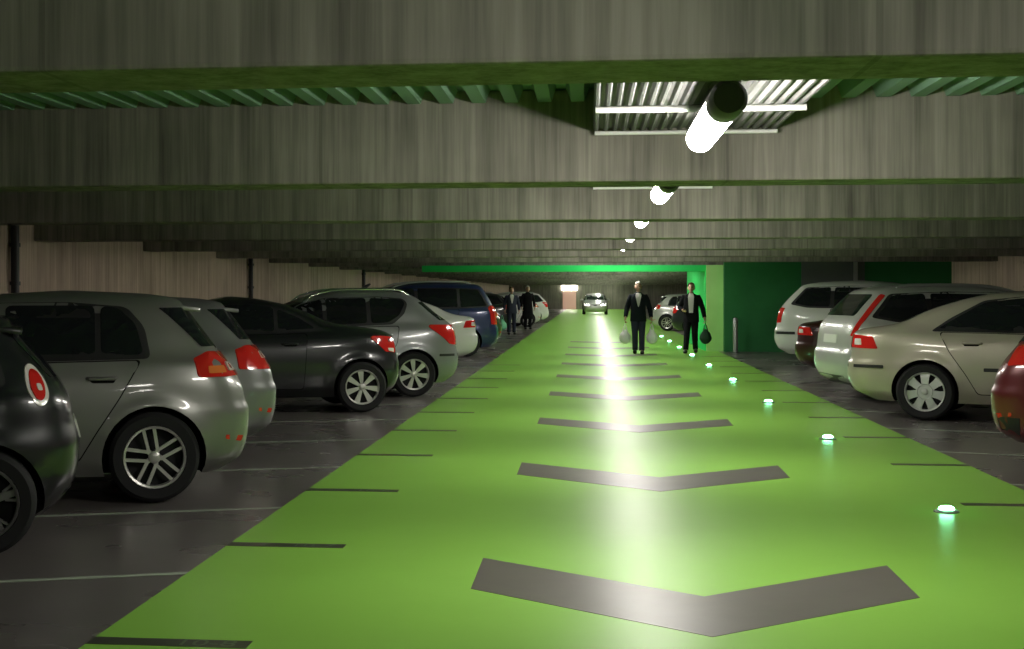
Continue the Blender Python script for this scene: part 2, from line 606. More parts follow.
def patch_into(out, bvh, poly, view, off, thick, rnd=0.03, step=0.09, mi=0):
    d, org = VIEWS[view]
    poly = round_poly(poly, rnd) if rnd > 0 else poly
    bm = bmesh.new()
    vs = [bm.verts.new((p[0], p[1], 0)) for p in poly]
    bm.faces.new(vs)
    bmesh.ops.remove_doubles(bm, verts=bm.verts, dist=1e-5)
    bmesh.ops.triangulate(bm, faces=list(bm.faces))
    for ax in (0, 1):
        lo = min(p[ax] for p in poly); hi = max(p[ax] for p in poly)
        n = max(1, int((hi - lo) / step))
        for k in range(1, n):
            c = [0, 0, 0]; c[ax] = lo + (hi - lo) * k / n
            nn = [0, 0, 0]; nn[ax] = 1
            bmesh.ops.bisect_plane(bm, geom=bm.verts[:] + bm.edges[:] + bm.faces[:], plane_co=c, plane_no=nn, dist=1e-5)
    for v in bm.verts:
        o = org(v.co.x, v.co.y)
        hit, nor, idx, dist = bvh.ray_cast(o, d, 12)
        if hit is None:
            hit, nor, idx, dist = bvh.find_nearest(o + d * (2.2 if view in 'LR' else 3.3 if view == 'B' else 4.8))
        v.co = hit - d * off if len(view) == 1 else hit + nor * off
    bot = {}
    for v in bm.verts:
        bot[v] = v.co + d * (off + thick) if len(view) == 1 else v.co + d * (off * 1.5 + thick)
    bnd = [e for e in bm.edges if len(e.link_faces) == 1]
    vm = {v: out.verts.new(v.co) for v in bm.verts}
    low = {}
    for e in bnd:
        for v in e.verts:
            if v not in low:
                low[v] = out.verts.new(bot[v])
    nf = []
    for f in bm.faces:
        nf.append(out.faces.new([vm[v] for v in f.verts]))
    for e in bnd:
        a, b = e.verts
        lp = e.link_faces[0]
        nf.append(out.faces.new((vm[a], vm[b], low[b], low[a])))
    for f in nf:
        f.material_index = mi
    bmesh.ops.recalc_face_normals(out, faces=nf)
    # make sure the visible sheet looks outwards
    tot = sum((f.normal.dot(d) * f.calc_area() for f in nf[:len(bm.faces)]), 0.0)
    if tot > 0:
        bmesh.ops.reverse_faces(out, faces=nf)
    bm.free()


def patch(name, bvh, specs, m, parent, off=0.006, thick=0.01, rnd=0.03, smooth=35):
    bm = bmesh.new()
    for poly, view in specs:
        patch_into(bm, bvh, poly, view, off, thick, rnd)
    return mesh_obj(name, bm, m, parent, smooth=smooth)


def corner_views(W):
    for v, sg in (('LB', 1), ('RB', -1)):
        d = Vector((1, -sg, 0)).normalized()
        VIEWS[v] = (d, lambda a, b, d=d, sg=sg: Vector((a, sg * W, b)) - d * 3)


WHEEL_CACHE = {}


def wheel_meshes(style, R):
    key = (style, R)
    if key in WHEEL_CACHE:
        return WHEEL_CACHE[key]
    bm = bmesh.new()
    W = 0.105
    rr = R * 0.69
    add_lathe(bm, [(0, -W * 0.2), (rr * 0.98, -W * 0.2), (rr, -W * 0.95), (R * 0.9, -W), (R * 0.985, -W * 0.75), (R, -W * 0.4), (R, W * 0.4), (R * 0.985, W * 0.75), (R * 0.9, W), (rr * 1.02, W * 0.93), (rr * 0.985, W * 0.8), (rr * 0.98, W * 0.1), (0, W * 0.1)], 'Y', 40)
    tyre = bpy.data.meshes.new('wheel'); bm.to_mesh(tyre); bm.free()
    tyre.materials.append(M['rubber'])
    tyre.polygons.foreach_set('use_smooth', [True] * len(tyre.polygons)); tyre.set_sharp_from_angle(angle=math.radians(38))
    # rim + spokes
    bm = bmesh.new()
    add_lathe(bm, [(rr * 0.90, W * 0.55), (rr * 0.92, W * 0.93), (rr * 0.985, W * 0.98), (rr * 1.0, W * 0.9), (rr * 0.99, W * 0.5), (rr * 0.90, W * 0.5)], 'Y', 40, cap=False)

    def spoke(a, w0, w1, r0, r1, t0, t1, offs=0.0, skew=0.0):
        c, s = math.cos(a), math.sin(a)
        pts = []
        for (rad, hw, ty) in ((r0, w0, t0), (r1, w1, t1)):
            for sg in (-1, 1):
                lx = offs + sg * hw + (skew if rad == r1 else 0)
                pts.append((rad * s + lx * c, rad * c - lx * s, ty))
        (x0, z0, y0), (x1, z1, y0b), (x2, z2, y2), (x3, z3, _) = pts
        vt = [bm.verts.new((x0, y0, z0)), bm.verts.new((x1, y0, z1)), bm.verts.new((x3, y2, z3)), bm.verts.new((x2, y2, z2))]
        vb = [bm.verts.new((v.co.x, v.co.y - 0.022, v.co.z)) for v in vt]
        fs = [bm.faces.new(vt), bm.faces.new(list(reversed(vb)))]
        for k in range(4):
            fs.append(bm.faces.new((vt[k], vb[k], vb[(k + 1) % 4], vt[(k + 1) % 4])))
        bmesh.ops.recalc_face_normals(bm, faces=fs)

    yt = W * 0.82
    hub_r = rr * 0.2
    if style == 'double5':
        for k in range(5):
            a = 2 * PI * k / 5 + 0.2
            for sg in (-1, 1):
                spoke(a, rr * 0.052, rr * 0.052, hub_r * 0.6, rr * 0.94, yt * 0.92, yt, sg * rr * 0.14, sg * rr * 0.03)
    elif style == 'fat7':
        for k in range(7):
            a = 2 * PI * k / 7 + 0.1
            spoke(a, rr * 0.075, rr * 0.17, hub_r * 0.7, rr * 0.94, yt * 0.95, yt)
    elif style == 'cap7':
        for k in range(7):
            a = 2 * PI * k / 7
            spoke(a, rr * 0.16, rr * 0.20, hub_r * 0.6, rr * 0.72, yt * 1.02, yt * 0.98)
            spoke(a, rr * 0.20, rr * 0.27, rr * 0.70, rr * 0.95, yt * 0.98, yt * 0.9)
    else:
        for k in range(5):
            a = 2 * PI * k / 5
            spoke(a, rr * 0.12, rr * 0.09, hub_r * 0.5, rr * 0.94, yt * 0.95, yt)
            spoke(a, rr * 0.04, rr * 0.04, rr * 0.6, rr * 0.94, yt * 0.93, yt, rr * 0.1, rr * 0.14)
            spoke(a, rr * 0.04, rr * 0.04, rr * 0.6, rr * 0.94, yt * 0.93, yt, -rr * 0.1, -rr * 0.14)
    rim = bpy.data.meshes.new('rim'); bm.to_mesh(rim); bm.free()
    rim.materials.append(M['dark_alloy'] if style == 'y5' else (M['cap'] if style == 'cap7' else M['alloy']))
    bm = bmesh.new()
    add_lathe(bm, [(0, yt * 0.7), (hub_r, yt * 0.7), (hub_r, yt * 0.98), (hub_r * 0.8, yt * 1.06), (0, yt * 1.08)], 'Y', 20)
    if style == 'cap7':
        add_lathe(bm, [(hub_r * 1.7, yt * 0.95), (hub_r * 1.9, yt * 1.07), (hub_r * 2.1, yt * 0.95)], 'Y', 24, cap=False)
    hub = bpy.data.meshes.new('hub'); bm.to_mesh(hub); bm.free()
    hub.materials.append(rim.materials[0])
    hub.polygons.foreach_set('use_smooth', [True] * len(hub.polygons)); hub.set_sharp_from_angle(angle=math.radians(38))
    WHEEL_CACHE[key] = (tyre, rim, hub)
    return WHEEL_CACHE[key]


def lerp_at(pts, z):
    return pchip([p[0] for p in pts], [p[1] for p in pts])(z)


def build_body(sp):
    fr = pchip(*zip(*sp['rear'])); ff = pchip(*zip(*sp['front'])); fw = pchip(*zip(*sp['w']))
    zs = sorted({p[0] for k in ('rear', 'front', 'w') for p in sp[k]})
    lev = []
    for a, b in zip(zs, zs[1:]):
        n = max(1, int(math.ceil((b - a) / 0.035)), int(math.ceil(abs(ff(b) - ff(a)) / 0.18)), int(math.ceil(abs(fr(b) - fr(a)) / 0.18)))
        lev += [a + (b - a) * k / n for k in range(n)]
    lev.append(zs[-1])
    nr, nf = sp.get('nr', 7.0), sp.get('nf', 4.2)
    ts = [0.0, 0.12, 0.28, 0.44, 0.58, 0.70, 0.80, 0.88, 0.93]
    half = []
    for t in ts:
        half.append((-(1 - t ** nr) ** (1 / nr), t))
    xi0 = -(1 - 0.93 ** nr) ** (1 / nr); xi1 = (1 - 0.93 ** nf) ** (1 / nf)
    NM = 56
    for k in range(1, NM):
        xi = xi0 + (xi1 - xi0) * k / NM
        n = nr if xi < 0 else nf
        half.append((xi, (1 - abs(xi) ** n) ** (1 / n)))
    for t in reversed(ts):
        half.append(((1 - t ** nf) ** (1 / nf), t))
    wb, R, Ra = sp['wb'], sp['R'], sp['R'] + 0.045
    bm = bmesh.new()
    rings = []
    for z in lev:
        xr, xf, w = fr(z), ff(z), fw(z)
        xc, hl = (xr + xf) / 2, (xf - xr) / 2
        ring = []
        def yy(x, t):
            y = w * t
            if 0.1 < z < R * 2.6 and t > 0.85:
                for ax in (0.0, wb):
                    dd = math.hypot(x - ax, z - R)
                    y += 0.022 * math.exp(-((dd - Ra) / 0.06) ** 2)
            return y
        for xi, t in half:
            x = xc + hl * xi
            ring.append(bm.verts.new((x, yy(x, t), z)))
        for xi, t in reversed(half[1:-1]):
            x = xc + hl * xi
            ring.append(bm.verts.new((x, -yy(x, t), z)))
        rings.append(ring)
    n = len(rings[0])
    for r0, r1 in zip(rings, rings[1:]):
        for k in range(n):
            bm.faces.new((r0[k], r0[(k + 1) % n], r1[(k + 1) % n], r1[k]))
    bm.faces.new(rings[0]).material_index = 1
    bm.faces.new(rings[-1])
    bmesh.ops.recalc_face_normals(bm, faces=bm.faces)
    return bm


def car(name, sp, paint_m, label, group=None, contact=(0, 0), alpha=ALPHA, side='L', cat='car', rearu=None):
    s = sp.get('scale', 1.0)
    W = max(p[1] for p in sp['w'])
    root = empty(name)
    bm = build_body(sp)
    me = bpy.data.meshes.new('body'); bm.to_mesh(me); bm.free()
    me.materials.append(paint_m); me.materials.append(M['cavity'])
    body = link('body', me, root)
    wb, R = sp['wb'], sp['R']
    bmc = bmesh.new()
    for ax in (0.0, wb):
        for sg in (-1, 1):
            b2 = bmesh.new()
            add_lathe(b2, [(0, -0.17), (R + 0.045, -0.17), (R + 0.045, 0.3), (0, 0.3)], 'Y', 36)
            for v in b2.verts:
                v.co = Vector((v.co.x + ax, sg * (W - 0.12) + (v.co.y if sg > 0 else -v.co.y), v.co.z + R))
            bmesh.ops.recalc_face_normals(b2, faces=b2.faces)
            tmpm = bpy.data.meshes.new('tmp'); b2.to_mesh(tmpm); b2.free()
            bmc.from_mesh(tmpm); bpy.data.meshes.remove(tmpm)
    for f in bmc.faces:
        f.material_index = 1
    bmesh.ops.recalc_face_normals(bmc, faces=bmc.faces)
    cme = bpy.data.meshes.new('cut'); bmc.to_mesh(cme); bmc.free()
    cme.materials.append(paint_m); cme.materials.append(M['cavity'])
    cut = link('cut', cme)
    mod = body.modifiers.new('b', 'BOOLEAN'); mod.operation = 'DIFFERENCE'; mod.object = cut; mod.solver = 'EXACT'
    dg = bpy.context.evaluated_depsgraph_get()
    new = bpy.data.meshes.new_from_object(body.evaluated_get(dg))
    body.modifiers.clear(); body.data = new; new.name = 'body'
    bpy.data.objects.remove(cut)
    new.polygons.foreach_set('use_smooth', [True] * len(new.polygons))
    new.set_sharp_from_angle(angle=math.radians(32))
    b3 = bmesh.new(); b3.from_mesh(new)
    bvh = BVHTree.FromBMesh(b3); b3.free()

    both = lambda poly: [(poly, 'L'), (poly, 'R')]
    # glazing
    if sp.get('frame'):
        patch('window_frame', bvh, [(sp['frame'], 'L')], M['black'], root, 0.003, 0.008, 0.05)
        patch('window_frame', bvh, [(sp['frame'], 'R')], M['black'], root, 0.003, 0.008, 0.05)
    for w in sp['windows']:
        for v in 'LR':
            patch('side_window', bvh, [(w, v)], M['glass'], root, 0.007, 0.008, sp.get('wr', 0.045))
    patch('rear_window', bvh, [(sp['rear_window'], 'B')], M['glass'], root, 0.007, 0.01, 0.05)
    patch('windscreen', bvh, [(sp['windscreen'], 'F')], M['glass'], root, 0.006, 0.01, 0.05)
    # doors
    for d, hpos in sp['doors']:
        for v in 'LR':
            dm = patch('door', bvh, [(d, v)], paint_m, root, 0.005, 0.008, 0.04)
            patch('door_gap', bvh, [(grow(d, 0.009), v)], M['cavity'], dm, 0.0025, 0.006, 0.04)
            hx, hz = hpos
            sg = 1 if v == 'L' else -1
            hb = bmesh.new()
            hit, nor, ii, dd = bvh.ray_cast(Vector((hx, sg * 3, hz)), Vector((0, -sg, 0)), 12)
            if hit is None:
                hb.free(); continue
            yv = hit.y
            add_tube(hb, [(hx - 0.10, yv - sg * 0.006, hz), (hx - 0.08, yv + sg * 0.03, hz), (hx + 0.08, yv + sg * 0.03, hz), (hx + 0.10, yv - sg * 0.006, hz)], 0.013, 8)
            mesh_obj('door_handle', hb, paint_m if sp.get('handle') != 'black' else M['black'], dm, smooth=50)
            patch('handle_recess', bvh, [([(hx - 0.09, hz - 0.032), (hx + 0.07, hz - 0.032), (hx + 0.09, hz + 0.008), (hx - 0.09, hz + 0.012)], v)], M['cavity'], dm, 0.0062, 0.003, 0.02)
    # tail lamps
    corner_views(W)
    for v, sg in (('L', 1), ('R', -1)):
        vb = v + 'B'
        tl = patch('tail_lamp', bvh, [(sp['tl'], vb)], M['lamp_red'], root, 0.010, 0.012, sp.get('tlr', 0.03), 60)
        if sp.get('tl_ring'):
            patch('lamp_ring', bvh, [(grow(sp['tl'], 0.03), vb)], M['lamp_clear'], tl, 0.006, 0.008, 0.06)
        for key, mm, nm in (('tl_clear', 'lamp_clear', 'clear_lens'), ('tl_amber', 'lamp_amber', 'amber_lens')):
            if sp.get(key):
                patch(nm, bvh, [(sp[key], vb)], M[mm], tl, 0.0135, 0.002, 0.015)
        if sp.get('rear_edge'):
            patch('tailgate_glass_edge', bvh, [(sp['rear_edge'], vb)], M['glass'], root, 0.006, 0.008, 0.02)
        # head lamps
        hl = [(sg * a, b) for a, b in sp['headlamp']]
        patch('headlamp', bvh, [(hl, 'F')], M['headlamp_on'] if sp.get('lights_on') else M['lamp_clear'], root, 0.006, 0.01, 0.03)
        if sp.get('strip'):
            for st in sp['strip']:
                patch('bumper_strip', bvh, [(st, v)], M['black'], root, 0.012, 0.01, 0.012)
        if sp.get('reflector'):
            patch('reflector', bvh, [(sp['reflector'], v)], M['lamp_red'], root, 0.006, 0.006, 0.01)
        if sp.get('sill'):
            patch('lower_bumper', bvh, [(sp['sill'], v)], M['black'], root, 0.006, 0.008, 0.02)
    g = sp['grille']
    patch('grille', bvh, [([(-g[0], g[1]), (g[0], g[1]), (g[0], g[2]), (-g[0], g[2])], 'F')], M['black'], root, 0.005, 0.01, 0.03)
    pz = sp['plate']
    patch('number_plate', bvh, [([(-0.26, pz), (0.26, pz), (0.26, pz + 0.11), (-0.26, pz + 0.11)], 'B')], M['plate'], root, 0.01, 0.01, 0.01)
    if sp.get('valance', True):
        patch('rear_valance', bvh, [([(-0.55, 0.22), (0.55, 0.22), (0.50, 0.34), (-0.50, 0.34)], 'B')], M['black'], root, 0.006, 0.01, 0.02)
    # mirrors
    mx, mz = sp['mirror']
    for sg in (-1, 1):
        hb = bmesh.new()
        r = bmesh.ops.create_uvsphere(hb, u_segments=14, v_segments=10, radius=1)
        for vv in r['verts']:
            vv.co = Vector((mx + vv.co.x * 0.07, sg * (W + 0.03) + vv.co.y * 0.11, mz + vv.co.z * 0.075))
        add_tube(hb, [(mx + 0.02, sg * (W - 0.12), mz - 0.05), (mx + 0.01, sg * (W + 0.02), mz - 0.03)], 0.025, 8)
        mesh_obj('wing_mirror', hb, paint_m, root, smooth=50)
    # roof rails, fin aerial, spoiler
    if sp.get('rails'):
        x0, x1, dz = sp['rails']
        for sg in (-1, 1):
            hb = bmesh.new()
            pts = []
            for k in range(13):
                xx = x0 + (x1 - x0) * k / 12
                yv = sg * sp['rail_y']
                hit, *_ = bvh.ray_cast(Vector((xx, yv, 4)), Vector((0, 0, -1)), 6)
                up = dz * min(1.0, 4 * min(k, 12 - k) / 4 + 0.05)
                pts.append((xx, yv, (hit.z if hit else 1.4) + up - 0.004))
            add_tube(hb, pts, 0.019, 8)
            mesh_obj('roof_rail', hb, M['chrome'] if sp.get('rail_m') == 'chrome' else M['steel'], root, smooth=50)
    if sp.get('aerial'):
        ax = sp['aerial']
        hit, *_ = bvh.ray_cast(Vector((ax, 0, 4)), Vector((0, 0, -1)), 6)
        hb = bmesh.new()
        add_tube(hb, [(ax + 0.08, 0, hit.z - 0.01), (ax + 0.02, 0, hit.z + 0.05), (ax - 0.05, 0, hit.z + 0.09)], [0.035, 0.028, 0.012], 8)
        mesh_obj('aerial', hb, M['black'], root, smooth=50)
    if sp.get('spoiler'):
        x0, x1, z0, hw = sp['spoiler']
        hb = bmesh.new()
        add_box(hb, x0, x1, -hw, hw, z0 - 0.018, z0 + 0.018, 0.014)
        for vv in hb.verts:
            vv.co.z += (vv.co.x - x1) * 0.12 - 0.03 * (abs(vv.co.y) / hw) ** 2
        mesh_obj('roof_spoiler', hb, paint_m, root, smooth=40)
    # wheels
    tyre, rim, hub = wheel_meshes(sp['style'], R)
    for ax in (0.0, wb):
        for sg in (-1, 1):
            wo = link('wheel', tyre, root, (ax, sg * (W - 0.115), R + 0.004), (0, 0, 0 if sg > 0 else PI))
            link('rim', rim, wo)
            link('hub', hub, wo)
    root.scale = (s, s, s)
    if side == 'L':
        rz, ly = PI + alpha, W
    elif side == 'R':
        rz, ly = -alpha, -W
    else:
        rz, ly = alpha, 0.0
    c, sn = math.cos(rz), math.sin(rz)
    root.rotation_euler = (0, 0, rz)
    root.location = (contact[0] + sn * ly * s, contact[1] - c * ly * s, 0.0)
    tag(root, label, cat, group)
    return root


# --- side profiles: z, x pairs (x forward from the rear axle)
def hatch(**kw):
    sp = dict(
        wb=2.58, R=0.315, style='double5', nr=7, nf=4.2,
        rear=[(.19, -.50), (.30, -.66), (.48, -.705), (.62, -.71), (.68, -.685), (.78, -.66), (.88, -.61), (.98, -.535), (1.06, -.475), (1.36, -.25), (1.41, -.21), (1.45, .0), (1.475, .55)],
        front=[(.19, 3.22), (.30, 3.38), (.48, 3.45), (.60, 3.44), (.72, 3.34), (.80, 3.12), (.90, 2.70), (.98, 2.28), (1.06, 2.12), (1.2, 1.84), (1.36, 1.48), (1.41, 1.30), (1.45, 1.05), (1.475, .60)],
        w=[(.19, .79), (.30, .85), (.48, .88), (.62, .885), (.80, .875), (.93, .85), (.97, .835), (1.02, .80), (1.2, .73), (1.36, .655), (1.41, .60), (1.45, .47), (1.475, .22)],
        frame=[(.02, 1.00), (1.0, .985), (2.06, .985), (1.52, 1.31), (1.22, 1.385), (.60, 1.395), (.18, 1.36), (.06, 1.22)],
        windows=[[(.07, 1.03), (.36, 1.025), (.36, 1.365), (.24, 1.355), (.12, 1.24)],
                 [(.40, 1.025), (1.00, 1.015), (1.00, 1.37), (.40, 1.37)],
                 [(1.08, 1.012), (1.98, 1.01), (1.50, 1.29), (1.2, 1.365), (1.08, 1.37)]],
        doors=[([(.10, .985), (1.04, .97), (1.06, .30), (.52, .30), (.40, .50), (.24, .74)], (.36, .87)),
               ([(1.07, .97), (2.08, .96), (2.10, .55), (2.05, .30), (1.08, .30)], (1.30, .86))],
        rear_window=[(-.56, 1.06), (.56, 1.06), (.50, 1.34), (-.50, 1.34)],
        windscreen=[(-.62, 1.03), (.62, 1.03), (.52, 1.35), (-.52, 1.35)],
        tl=[(-.98, .865), (-.36, .865), (-.37, .99), (-.56, 1.04), (-.98, 1.03)],
        tl_amber=[(-.66, .89), (-.46, .89), (-.47, .94), (-.66, .94)],
        tl_clear=[(-.90, .90), (-.72, .90), (-.72, .96), (-.90, .96)],
        rear_edge=[(-.92, 1.075), (-.52, 1.075), (-.28, 1.35), (-.66, 1.35)],
        reflector=[(-.62, .405), (-.50, .43), (-.50, .46), (-.64, .445)],
        headlamp=[(.38, .62), (.74, .66), (.76, .78), (.42, .72)], grille=(.34, .60, .70), plate=.72,
        mirror=(1.92, 1.03), spoiler=(-.35, -.05, 1.40, .56), handle='body')
    sp.update(kw)
    return sp


def mini(**kw):
    sp = hatch(
        wb=2.47, R=.305, style='y5', nr=5, nf=4,
        rear=[(.19, -.36), (.30, -.48), (.45, -.55), (.60, -.56), (.72, -.53), (.86, -.50), (.95, -.455), (1.02, -.40), (1.28, -.17), (1.34, -.13), (1.385, .05), (1.41, .6)],
        front=[(.19, 2.96), (.30, 3.10), (.48, 3.15), (.62, 3.12), (.74, 3.02), (.84, 2.75), (.92, 2.35), (.97, 2.05), (1.02, 1.93), (1.15, 1.73), (1.30, 1.52), (1.34, 1.4), (1.385, 1.15), (1.41, .7)],
        w=[(.19, .76), (.30, .82), (.48, .84), (.62, .845), (.80, .83), (.90, .805), (.94, .78), (1.02, .745), (1.15, .70), (1.30, .645), (1.34, .60), (1.385, .47), (1.41, .22)],
        frame=[(-.14, .965), (1.0, .945), (1.92, .945), (1.56, 1.26), (1.22, 1.315), (.6, 1.32), (.05, 1.30), (-.05, 1.25)],
        windows=[[(-.08, .995), (.66, .975), (.66, 1.295), (.05, 1.285)], [(.74, .975), (1.84, .97), (1.52, 1.24), (1.2, 1.295), (.74, 1.295)]],
        doors=[([(.70, .935), (1.98, .93), (2.0, .5), (1.96, .28), (.72, .28)], (.90, .83))],
        rear_window=[(-.52, 1.0), (.52, 1.0), (.48, 1.26), (-.48, 1.26)],
        windscreen=[(-.58, .99), (.58, .99), (.52, 1.28), (-.52, 1.28)],
        tl=[(-.50 + .068 * math.cos(a) - .02 * math.sin(a), .965 + .092 * math.sin(a)) for a in [k * PI / 6 for k in range(12)]],
        tl_amber=None, tl_clear=[(-.53, .93), (-.485, .93), (-.485, .97), (-.53, .97)], tl_ring=True, tlr=.02, rear_edge=None,
        reflector=None, mirror=(1.78, .99), spoiler=(-.22, .06, 1.335, .54), plate=.62, handle='body')
    sp.update(kw)
    return sp


def wagon(**kw):
    sp = hatch(
        wb=2.71, R=.325, style='fat7',
        rear=[(.20, -.62), (.32, -.80), (.50, -.86), (.62, -.855), (.70, -.82), (.86, -.80), (1.0, -.765), (1.10, -.70), (1.36, -.46), (1.44, -.37), (1.50, -.10), (1.53, .60)],
        front=[(.20, 3.45), (.30, 3.60), (.48, 3.66), (.62, 3.64), (.74, 3.52), (.83, 3.25), (.93, 2.80), (1.0, 2.45), (1.08, 2.28), (1.22, 1.98), (1.38, 1.60), (1.45, 1.38), (1.50, 1.1), (1.53, .65)],
        w=[(.20, .80), (.32, .865), (.50, .895), (.64, .90), (.82, .89), (.95, .865), (1.0, .845), (1.06, .81), (1.22, .755), (1.38, .685), (1.44, .63), (1.50, .48), (1.53, .22)],
        frame=[(-.52, 1.10), (-.2, 1.04), (1.0, 1.02), (2.2, 1.01), (1.62, 1.35), (1.25, 1.42), (.5, 1.435), (-.25, 1.405)],
        windows=[[(-.44, 1.12), (-.2, 1.075), (.20, 1.065), (.20, 1.41), (-.22, 1.385)],
                 [(.27, 1.06), (1.06, 1.05), (1.06, 1.40), (.27, 1.41)],
                 [(1.14, 1.05), (2.12, 1.035), (1.6, 1.33), (1.24, 1.40), (1.14, 1.40)]],
        doors=[([(.22, 1.02), (1.10, 1.0), (1.12, .31), (.54, .31), (.42, .52), (.26, .78)], (.42, .90)),
               ([(1.13, 1.0), (2.2, .99), (2.2, .55), (2.15, .31), (1.14, .31)], (1.36, .89))],
        rear_window=[(-.56, 1.12), (.56, 1.12), (.50, 1.40), (-.50, 1.40)],
        windscreen=[(-.62, 1.07), (.62, 1.07), (.53, 1.38), (-.53, 1.38)],
        tl=[(-1.05, .80), (-.72, .80), (-.50, 1.02), (-.60, 1.05), (-1.05, 1.02)],
        tl_amber=None, tl_clear=None, reflector=None, rear_edge=None,
        headlamp=[(.38, .64), (.76, .68), (.78, .80), (.42, .74)], mirror=(2.05, 1.08),
        rails=(-.15, 1.65, .045), rail_y=.50, spoiler=None, plate=.76, aerial=None)
    sp.update(kw)
    return sp


def sedan(**kw):
    """a long-tailed hatchback / saloon: a low deck and a sloping back"""
    sp = hatch(
        wb=2.75, R=.318, style='cap7', nr=6,
        rear=[(.20, -.62), (.32, -.86), (.50, -.93), (.62, -.925), (.68, -.89), (.86, -.875), (.96, -.85), (1.01, -.76), (1.04, -.56), (1.08, -.36), (1.22, -.05), (1.36, .38), (1.41, .62), (1.44, .85), (1.455, 1.1)],
        front=[(.20, 3.45), (.30, 3.60), (.48, 3.66), (.62, 3.64), (.74, 3.52), (.83, 3.25), (.92, 2.75), (.97, 2.42), (1.04, 2.27), (1.2, 1.98), (1.34, 1.68), (1.40, 1.52), (1.44, 1.32), (1.455, 1.14)],
        w=[(.20, .80), (.32, .86), (.50, .885), (.64, .89), (.82, .88), (.93, .855), (.97, .835), (1.02, .79), (1.2, .73), (1.34, .665), (1.40, .60), (1.44, .45), (1.455, .25)],
        frame=[(.05, .995), (1.0, .985), (2.2, .98), (1.70, 1.30), (1.40, 1.375), (1.0, 1.385), (.60, 1.34), (.25, 1.14)],
        windows=[[(.12, 1.02), (1.08, 1.01), (1.08, 1.36), (.98, 1.365), (.62, 1.32), (.32, 1.15)],
                 [(1.15, 1.01), (2.12, 1.005), (1.67, 1.285), (1.38, 1.35), (1.15, 1.36)]],
        doors=[([(.16, .98), (1.11, .97), (1.13, .31), (.56, .31), (.44, .52), (.26, .78)], (.50, .87)),
               ([(1.14, .97), (2.2, .96), (2.2, .55), (2.15, .31), (1.15, .31)], (1.36, .86))],
        rear_window=[(-.56, 1.09), (.56, 1.09), (.50, 1.35), (-.50, 1.35)],
        windscreen=[(-.62, 1.03), (.62, 1.03), (.52, 1.34), (-.52, 1.34)],
        tl=[(-1.2, .80), (-.58, .79), (-.67, .93), (-1.2, .95)],
        tl_clear=[(-1.0, .83), (-.84, .83), (-.86, .90), (-1.0, .90)],
        tl_amber=None, reflector=None, rear_edge=None,
        headlamp=[(.38, .64), (.76, .68), (.78, .80), (.42, .74)], mirror=(2.05, 1.05), spoiler=None, plate=.72)
    sp.update(kw)
    return sp


def mpv(**kw):
    sp = wagon(
        R=.33, style='fat7', wb=2.85,
        rear=[(.22, -.70), (.34, -.84), (.52, -.88), (.66, -.875), (.72, -.85), (.95, -.83), (1.10, -.80), (1.22, -.74), (1.55, -.55), (1.66, -.47), (1.73, -.2), (1.76, .6)],
        front=[(.22, 3.5), (.32, 3.66), (.5, 3.72), (.68, 3.69), (.84, 3.55), (.95, 3.28), (1.05, 2.95), (1.14, 2.70), (1.22, 2.55), (1.4, 2.2), (1.56, 1.86), (1.66, 1.58), (1.73, 1.2), (1.76, .7)],
        w=[(.22, .82), (.34, .88), (.52, .905), (.68, .91), (.92, .90), (1.06, .88), (1.11, .86), (1.16, .83), (1.4, .775), (1.56, .72), (1.66, .66), (1.73, .5), (1.76, .22)],
        frame=[(-.60, 1.17), (.2, 1.13), (1.2, 1.12), (2.5, 1.11), (1.85, 1.53), (1.45, 1.61), (.5, 1.63), (-.36, 1.60)],
        windows=[[(-.53, 1.20), (.14, 1.165), (.14, 1.60), (-.32, 1.57)], [(.21, 1.165), (1.16, 1.155), (1.16, 1.60), (.21, 1.60)],
                 [(1.24, 1.155), (2.4, 1.145), (1.80, 1.52), (1.44, 1.59), (1.24, 1.60)]],
        doors=[([(.18, 1.11), (1.19, 1.10), (1.21, .33), (.56, .33), (.44, .54), (.28, .8)], (.42, .98)),
               ([(1.22, 1.10), (2.42, 1.09), (2.4, .55), (2.3, .33), (1.23, .33)], (1.45, .97))],
        rear_window=[(-.60, 1.20), (.60, 1.20), (.54, 1.56), (-.54, 1.56)],
        windscreen=[(-.66, 1.22), (.66, 1.22), (.58, 1.56), (-.58, 1.56)],
        tl=[(-1.06, .74), (-.70, .76), (-.66, 1.14), (-.80, 1.20), (-1.06, 1.20)],
        headlamp=[(.40, .72), (.78, .76), (.80, .92), (.44, .86)], grille=(.34, .70, .82), mirror=(2.3, 1.16), rails=(-.2, 1.8, .05), rail_y=.52, plate=.80)
    sp.update(kw)
    return sp


